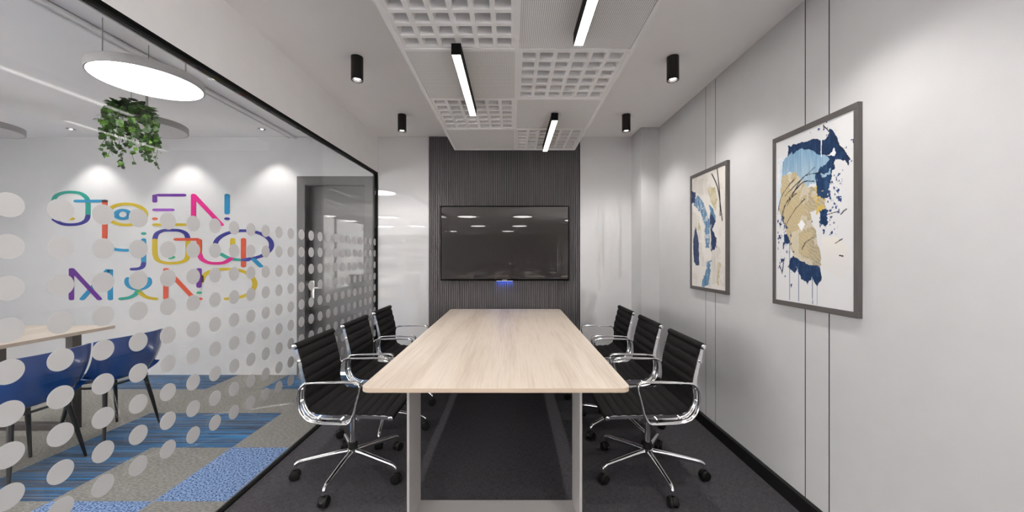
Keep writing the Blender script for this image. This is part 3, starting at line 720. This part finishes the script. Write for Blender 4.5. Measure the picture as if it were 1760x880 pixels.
mur = thing('wall_lettering', 'large colourful stylised letters reading OPEN YOUR MIND on the white office wall', 'wall lettering', (0, YB, 0))
ZL = [0]
def letter(name, label, strokes):
    bm = bmesh.new(); names_ = []; HX, HY = 18.5, 10.0; sc = HY/HX
    for (cname, pts) in strokes:
        if cname not in names_: names_.append(cname)
        mi = names_.index(cname); ZL[0] += 1; dep = .002+.0004*(ZL[0] % 9)
        P2 = [Vector((p[0]*sc, p[1])) for p in pts]; outl = []; N_ = len(P2)
        if (P2[0]-P2[-1]).length < .5 and N_ < 3: P2 = [P2[0], P2[0]+Vector((.6, 0))]; N_ = 2
        L_, R2 = [], []
        for i in range(N_):
            tn = (P2[min(i+1, N_-1)]-P2[max(i-1, 0)]).normalized(); nn = Vector((-tn.y, tn.x)); L_.append(P2[i]+nn*HY); R2.append(P2[i]-nn*HY)
        def cap(c, frm): return [c+Vector((frm.x*math.cos(a)-frm.y*math.sin(a), frm.x*math.sin(a)+frm.y*math.cos(a))) for a in [-PI*k/7 for k in range(1, 7)]]
        loops = [[L_[i], L_[i+1], R2[i+1], R2[i]] for i in range(N_-1)]
        def put(poly):
            A = [bm.verts.new((wallp(p.x/sc, p.y)[0], -dep, wallp(p.x/sc, p.y)[1])) for p in poly]; B = [bm.verts.new((v.co.x, 0, v.co.z)) for v in A]
            f = bm.faces.new(A); f.material_index = mi
            for k in range(len(A)):
                f = bm.faces.new((A[k], A[(k+1) % len(A)], B[(k+1) % len(A)], B[k])); f.material_index = mi
        # one outline ring for the whole stroke, filled as quads so that there are no walls inside it
        top = [bm.verts.new((wallp(p.x/sc, p.y)[0], -dep, wallp(p.x/sc, p.y)[1])) for p in L_]
        bot = [bm.verts.new((wallp(p.x/sc, p.y)[0], -dep, wallp(p.x/sc, p.y)[1])) for p in R2]
        for i in range(N_-1): bm.faces.new((top[i], top[i+1], bot[i+1], bot[i])).material_index = mi
        e1 = [bm.verts.new((wallp(p.x/sc, p.y)[0], -dep, wallp(p.x/sc, p.y)[1])) for p in cap(P2[-1], L_[-1]-P2[-1])]
        e0 = [bm.verts.new((wallp(p.x/sc, p.y)[0], -dep, wallp(p.x/sc, p.y)[1])) for p in cap(P2[0], R2[0]-P2[0])]
        bm.faces.new([top[-1]]+e1+[bot[-1]]).material_index = mi; bm.faces.new([bot[0]]+e0+[top[0]]).material_index = mi
        ring = top+e1+bot[::-1]+e0; back = [bm.verts.new((v.co.x, -.0003, v.co.z)) for v in ring]
        for k in range(len(ring)): bm.faces.new((ring[k], ring[(k+1) % len(ring)], back[(k+1) % len(ring)], back[k])).material_index = mi
    o = obj(name, bm, [M['ink_'+c] for c in names_], mur); tag(o, label)
letter('letter_o', 'teal and navy letter O, first of the top word', [('teal', cr2([(42,118),(60,72),(110,48),(172,42),(235,50),(278,78),(293,118),(293,210)])), ('navy', cr2([(293,214),(280,245),(240,268),(175,277),(105,270),(50,240)])), ('yellow', [(110,236),(180,234)])])
letter('letter_p', 'orange, blue and yellow letter P', [('yellow', arc(570,203,140,76,150,-150)), ('cyan', [(208,107),(400,107)]), ('orange', [(415,112),(415,372)]), ('dark', [(412,107),(418,107)]), ('cyan', arc(545,203,48,31,0,350))])
letter('letter_e', 'purple and yellow letter E', [('purple', [(775,108),(775,66),(800,64),(985,64)]), ('lilac', [(775,170),(900,170)]), ('orange', [(774,234),(778,234)]), ('yellow', [(775,277),(995,277)])])
letter('letter_n', 'magenta letter N', [('magenta', [(1055,64),(1055,280)]), ('magenta', [(1055,64),(1255,277)]), ])
letter('exclamation_mark', 'blue exclamation mark of the top word', [('cyan', [(1297,64),(1297,192)]), ('navy', [(1295,234),(1299,234)])])
letter('letter_y', 'blue letter Y of the middle word', [('cyan', cr2([(415,390),(428,425),(480,452),(570,462),(650,448),(692,400)])), ('cyan', [(695,385),(695,548)]), ('navy', cr2([(695,555),(685,582),(655,595),(612,598)])), ('teal', [(693,341),(697,341)])])
letter('letter_o', 'navy and yellow letter O of the middle word', [('navy', cr2([(776,380),(790,342),(835,320),(893,317),(955,320),(1000,342),(1015,380)])), ('yellow', cr2([(776,388),(776,480),(795,530),(840,550),(893,555),(950,550),(1000,530),(1015,480),(1015,388)])), ('dark', [(1013,384),(1017,384)]), ('green', [(890,517),(905,512)])])
letter('letter_u', 'orange, magenta and yellow letter U', [('orange', [(930,383),(1085,383),(1096,386),(1096,485)]), ('magenta', cr2([(1100,492),(1115,525),(1160,550),(1215,556),(1275,550),(1325,522)])), ('yellow', [(1337,383),(1337,495)])])
letter('letter_r', 'navy, orange and teal letter R', [('navy', arc(1415,423,203,103,172,-82)), ('teal', cr2([(1255,490),(1300,514),(1350,527),(1405,532)])), ('cyan', [(1490,528),(1540,576)]), ('orange', [(1415,383),(1415,575)]), ('mix', [(1415,530),(1445,532)])])
letter('letter_m', 'purple and blue letter M', [('cyan', [(252,812),(440,602),(455,600),(455,812)]), ('purple', [(175,812),(175,600)]), ('purple', [(178,600),(376,812)]), ('mix', [(305,750),(320,734)])])
letter('letter_i', 'blue letter I shaped like a small figure', [('cyan', arc(655,688,82,54,-205,25)), ('teal', cr2([(530,812),(590,803),(635,780),(655,752)])), ('yellow', cr2([(658,752),(690,785),(730,804),(782,812)])), ('green', [(652,756),(658,756)])])
letter('letter_n', 'orange letter N of the bottom word', [('orange', [(855,806),(855,600)]), ('orange', [(860,600),(1045,795)]), ('orange', [(1098,812),(1102,812)])])
letter('exclamation_mark', 'purple exclamation mark of the bottom word', [('purple', [(1095,600),(1095,722)]), ('green', [(1093,768),(1097,768)])])
letter('letter_d', 'yellow open letter D at the end of the bottom word', [('yellow', cr2([(1110,690),(1130,645),(1180,612),(1275,598),(1380,605),(1460,640),(1497,700),(1470,760),(1400,797),(1290,812)])), ('dark', [(1110,650),(1110,685)])])

# ---------------------------------------------------------------- open office table and blue chairs
t = thing('meeting_table', 'light wooden table with dark steel loop legs beyond the glass', 'table', (-3.66, 2.30, 0))
bm = bmesh.new(); round_slab(bm, .385, .73, .01, .733, .757); obj('tabletop', bm, [M['ash'], M['ash_edge']], t)
for yc in (-.52, .52):
    bm = bmesh.new(); hx = .315
    vbox(bm, -hx, -hx+.045, yc-.03, yc+.03, 0, .732); vbox(bm, hx-.055, hx, yc-.03, yc+.03, 0, .732); vbox(bm, -hx+.045, hx-.055, yc-.03, yc+.03, 0, .045); vbox(bm, -hx+.045, hx-.055, yc-.03, yc+.03, .705, .732)
    obj('leg', bm, M['dark_brown'], t, bevel=.002)
def shell_pt(u, v):
    """u -1..1 across, v 0 front .. 1 top of the back"""
    ang = u*1.0; hw = .235
    if v < .55:
        q = v/.55; x = .215-.36*q; z = .438-.018*math.sin(PI*q)
        w = hw*(.92+.08*q); y = u*w; z += .05*abs(u)**3.5*(.4+.6*q)
        x += -.02*(1-abs(u)**2)*0 + .02*(1-q)*(-abs(u)**4)
    else:
        q = (v-.55)/.45; th = q*1.25
        x = -.145-.095*math.sin(min(q*1.7, PI/2)); z = .438+.315*(q**1.25)
        y = u*hw*(1+.02*q); x += .085*abs(u)**3.0; z += .05*abs(u)**3.5*(1-q)
        z -= .012*abs(u)**8*q
    return Vector((x, y, z))
def blue_chair(label):
    t = thing('shell_chair', label, 'chair', (0,0,0), 0, 'blue shell chairs at the light wooden table')
    bm = bmesh.new(); nu, nv = 20, 28
    G = [[bm.verts.new(shell_pt(-1+2*i/nu, j/nv)) for i in range(nu+1)] for j in range(nv+1)]
    for j in range(nv):
        for i in range(nu): bm.faces.new((G[j][i], G[j][i+1], G[j+1][i+1], G[j+1][i]))
    s = obj('seat_shell', bm, M['blue'], t, True); q = s.modifiers.new('thick', 'SOLIDIFY'); q.thickness = .012; q.offset = 0; q = s.modifiers.new('round', 'BEVEL'); q.width = .004; q.segments = 2; q.limit_method = 'ANGLE'; q = s.modifiers.new('sub', 'SUBSURF'); q.levels = 1; q.render_levels = 1
    bm = bmesh.new(); tube(bm, catmull([(.13,-.15,.405),(.13,.15,.405),(-.12,.15,.405),(-.12,-.15,.405)], 6, True), .008, 8, True); obj('seat_ring', bm, M['black_metal'], t, True)
    for sx in (-1, 1):
        for sy in (-1, 1):
            bm = bmesh.new(); tube(bm, [(.12*sx+.005, .135*sy, .412), (.15*sx, .165*sy, .20), (.175*sx, .195*sy, 0)], .015, 12, rs=[1, .8, .5]); obj('leg', bm, M['black_metal'], t, True)
    return t
b0 = blue_chair('blue shell chair at the light wooden table, farther from the camera'); b1 = copy_tree(b0); b1['label'] = 'blue shell chair at the light wooden table, cut by the left edge of the photo'
b0.location = (-3.0, 2.74, 0); b0.rotation_euler.z = PI-.03
b1.location = (-3.0, 2.235, 0); b1.rotation_euler.z = PI+.04

# ---------------------------------------------------------------- trailing ivy resting on the pendant disc
def leaf(bm, p, d, up, s):
    d = d.normalized(); sd = d.cross(up)
    if sd.length < .1: sd = d.cross(Vector((1,0,0)))
    sd.normalize(); n = sd.cross(d)
    prof = [(0,0),(.18,.42),(.42,.52),(.62,.34),(.8,.30),(1.05,0)]
    mid = [bm.verts.new(p+d*a*s-n*.12*s*a*a) for a, _ in prof]
    for sg in (-1, 1):
        e = [mid[0]]+[bm.verts.new(p+d*a*s+sd*sg*w*s+n*.14*s*w-n*.12*s*a*a) for a, w in prof[1:-1]]+[mid[-1]]
        for k in range(len(prof)-1):
            vs = [mid[k], mid[k+1], e[k+1], e[k]]; vs = [v for i, v in enumerate(vs) if v not in vs[:i]]
            if len(vs) >= 3: bm.faces.new(vs)
def ivy(name_label, loc, parent_z, seed, n_tr, spread=(.2,.2), drop=(.15,.42), group=None, cat='plant', gap=None, cord=False):
    rnd = random.Random(seed); t = thing('hanging_ivy', name_label, cat, loc, 0, group)
    bl, bs = bmesh.new(), bmesh.new()
    V = lambda: Vector((rnd.uniform(-1,1), rnd.uniform(-1,1), rnd.uniform(-1,1)))
    for k in range(95):   # crown
        a = rnd.uniform(0, 2*PI); r = math.sqrt(rnd.random()); p = Vector((math.cos(a)*r*spread[0], math.sin(a)*r*spread[1], .065*(1-r*r)+rnd.uniform(0,.03)))
        d = Vector((math.cos(a), math.sin(a), rnd.uniform(-.7,.3)))+V()*.5; leaf(bl, p, d, Vector((0,0,1)), rnd.uniform(.035,.055))
    for k in range(n_tr):
        a = 2*PI*k/n_tr+rnd.uniform(-.15,.15); e = rnd.uniform(.75, 1.08); L_ = rnd.uniform(*drop)
        if gap and abs(math.sin(a/2-gap/2)) < .35: L_ *= .45
        pts = [Vector((math.cos(a)*spread[0]*.5, math.sin(a)*spread[1]*.5, .05)), Vector((math.cos(a)*spread[0]*e, math.sin(a)*spread[1]*e, .02))]
        z = 0
        while z > -L_: z -= .05; pts.append(Vector((math.cos(a)*spread[0]*(e+.10)+rnd.uniform(-.014,.014), math.sin(a)*spread[1]*(e+.10)+rnd.uniform(-.014,.014), z)))
        P3 = catmull(pts, 4); tube(bs, P3, .0013, 5)
        for i, p in enumerate(P3[2:]):
            if rnd.random() < (.95 if p.z > -.12 else .62):
                d = V(); d.z = -abs(d.z)*1.2-.25; leaf(bl, p+V()*.008, d, V(), rnd.uniform(.026,.044)*(1 if p.z > -.2 else .85))
    if cord:
        bm = bmesh.new(); tube(bm, [(0,0,.05),(0,0,HC-loc[2])], .002, 6); obj('hanging_cord', bm, M['wire'], t)
    obj('foliage', bl, M['leaf'], t); obj('stems', bs, M['stem'], t)
    bm = bmesh.new(); lathe(bm, [(.0001,0),(spread[0]*.45,0),(spread[0]*.55,.05),(.0001,.05)], n=24); obj('planter', bm, M['black_metal'], t, True)
    return t
ivy('green hanging ivy beyond the glass, in front of the unlit pendant disc', (-2.655, 2.555, 2.315), 0, 11, 20, (.13,.09), (.12,.36), gap=4.6, cord=True)

# ---------------------------------------------------------------- office behind the camera, seen mirrored in the television
for (x, y, s) in ((-2.3,-4.2,1), (-.5,-5.2,2), (1.2,-3.6,3), (1.75,-5.6,4), (-3.6,-6.4,5)):
    o = ivy('dark ivy clump hung from the ceiling behind the camera, mirrored in the television', (x, y, 2.15), 0, 20+s, 14, (.26,.26), (.15,.5), 'ceiling ivy behind the camera')
    bm = bmesh.new(); tube(bm, [(0,0,.05),(0,0,HC-2.15)], .004, 6); obj('hanging_cord', bm, M['black_metal'], o)
for (y, lab) in ((-2.6, 'near'), (-5.4, 'far')):
    t = thing('office_desk', 'long pale office desk behind the camera, '+lab+' row', 'desk', (-.8, y, 0), 0, 'desks behind the camera')
    bm = bmesh.new(); round_slab(bm, 2.4, .4, .02, .72, .745); obj('tabletop', bm, [M['ash'], M['ash_edge']], t)
    for xx in (-2.2, 0, 2.2):
        bm = bmesh.new(); vbox(bm, xx-.03, xx+.03, -.36, -.30, 0, .7195); vbox(bm, xx-.03, xx+.03, .30, .36, 0, .7195); vbox(bm, xx-.03, xx+.03, -.30, .30, 0, .05); obj('leg', bm, M['dark_brown'], t)
    for k in range(5):
        c = copy_tree(chair0); c['label'] = 'black ribbed swivel chair at the desks behind the camera'; c['group'] = 'desk chairs behind the camera'
        c.location = (-2.7+k*.95, y+.80, 0); c.rotation_euler = (0, 0, -PI/2+.05*(k-2))
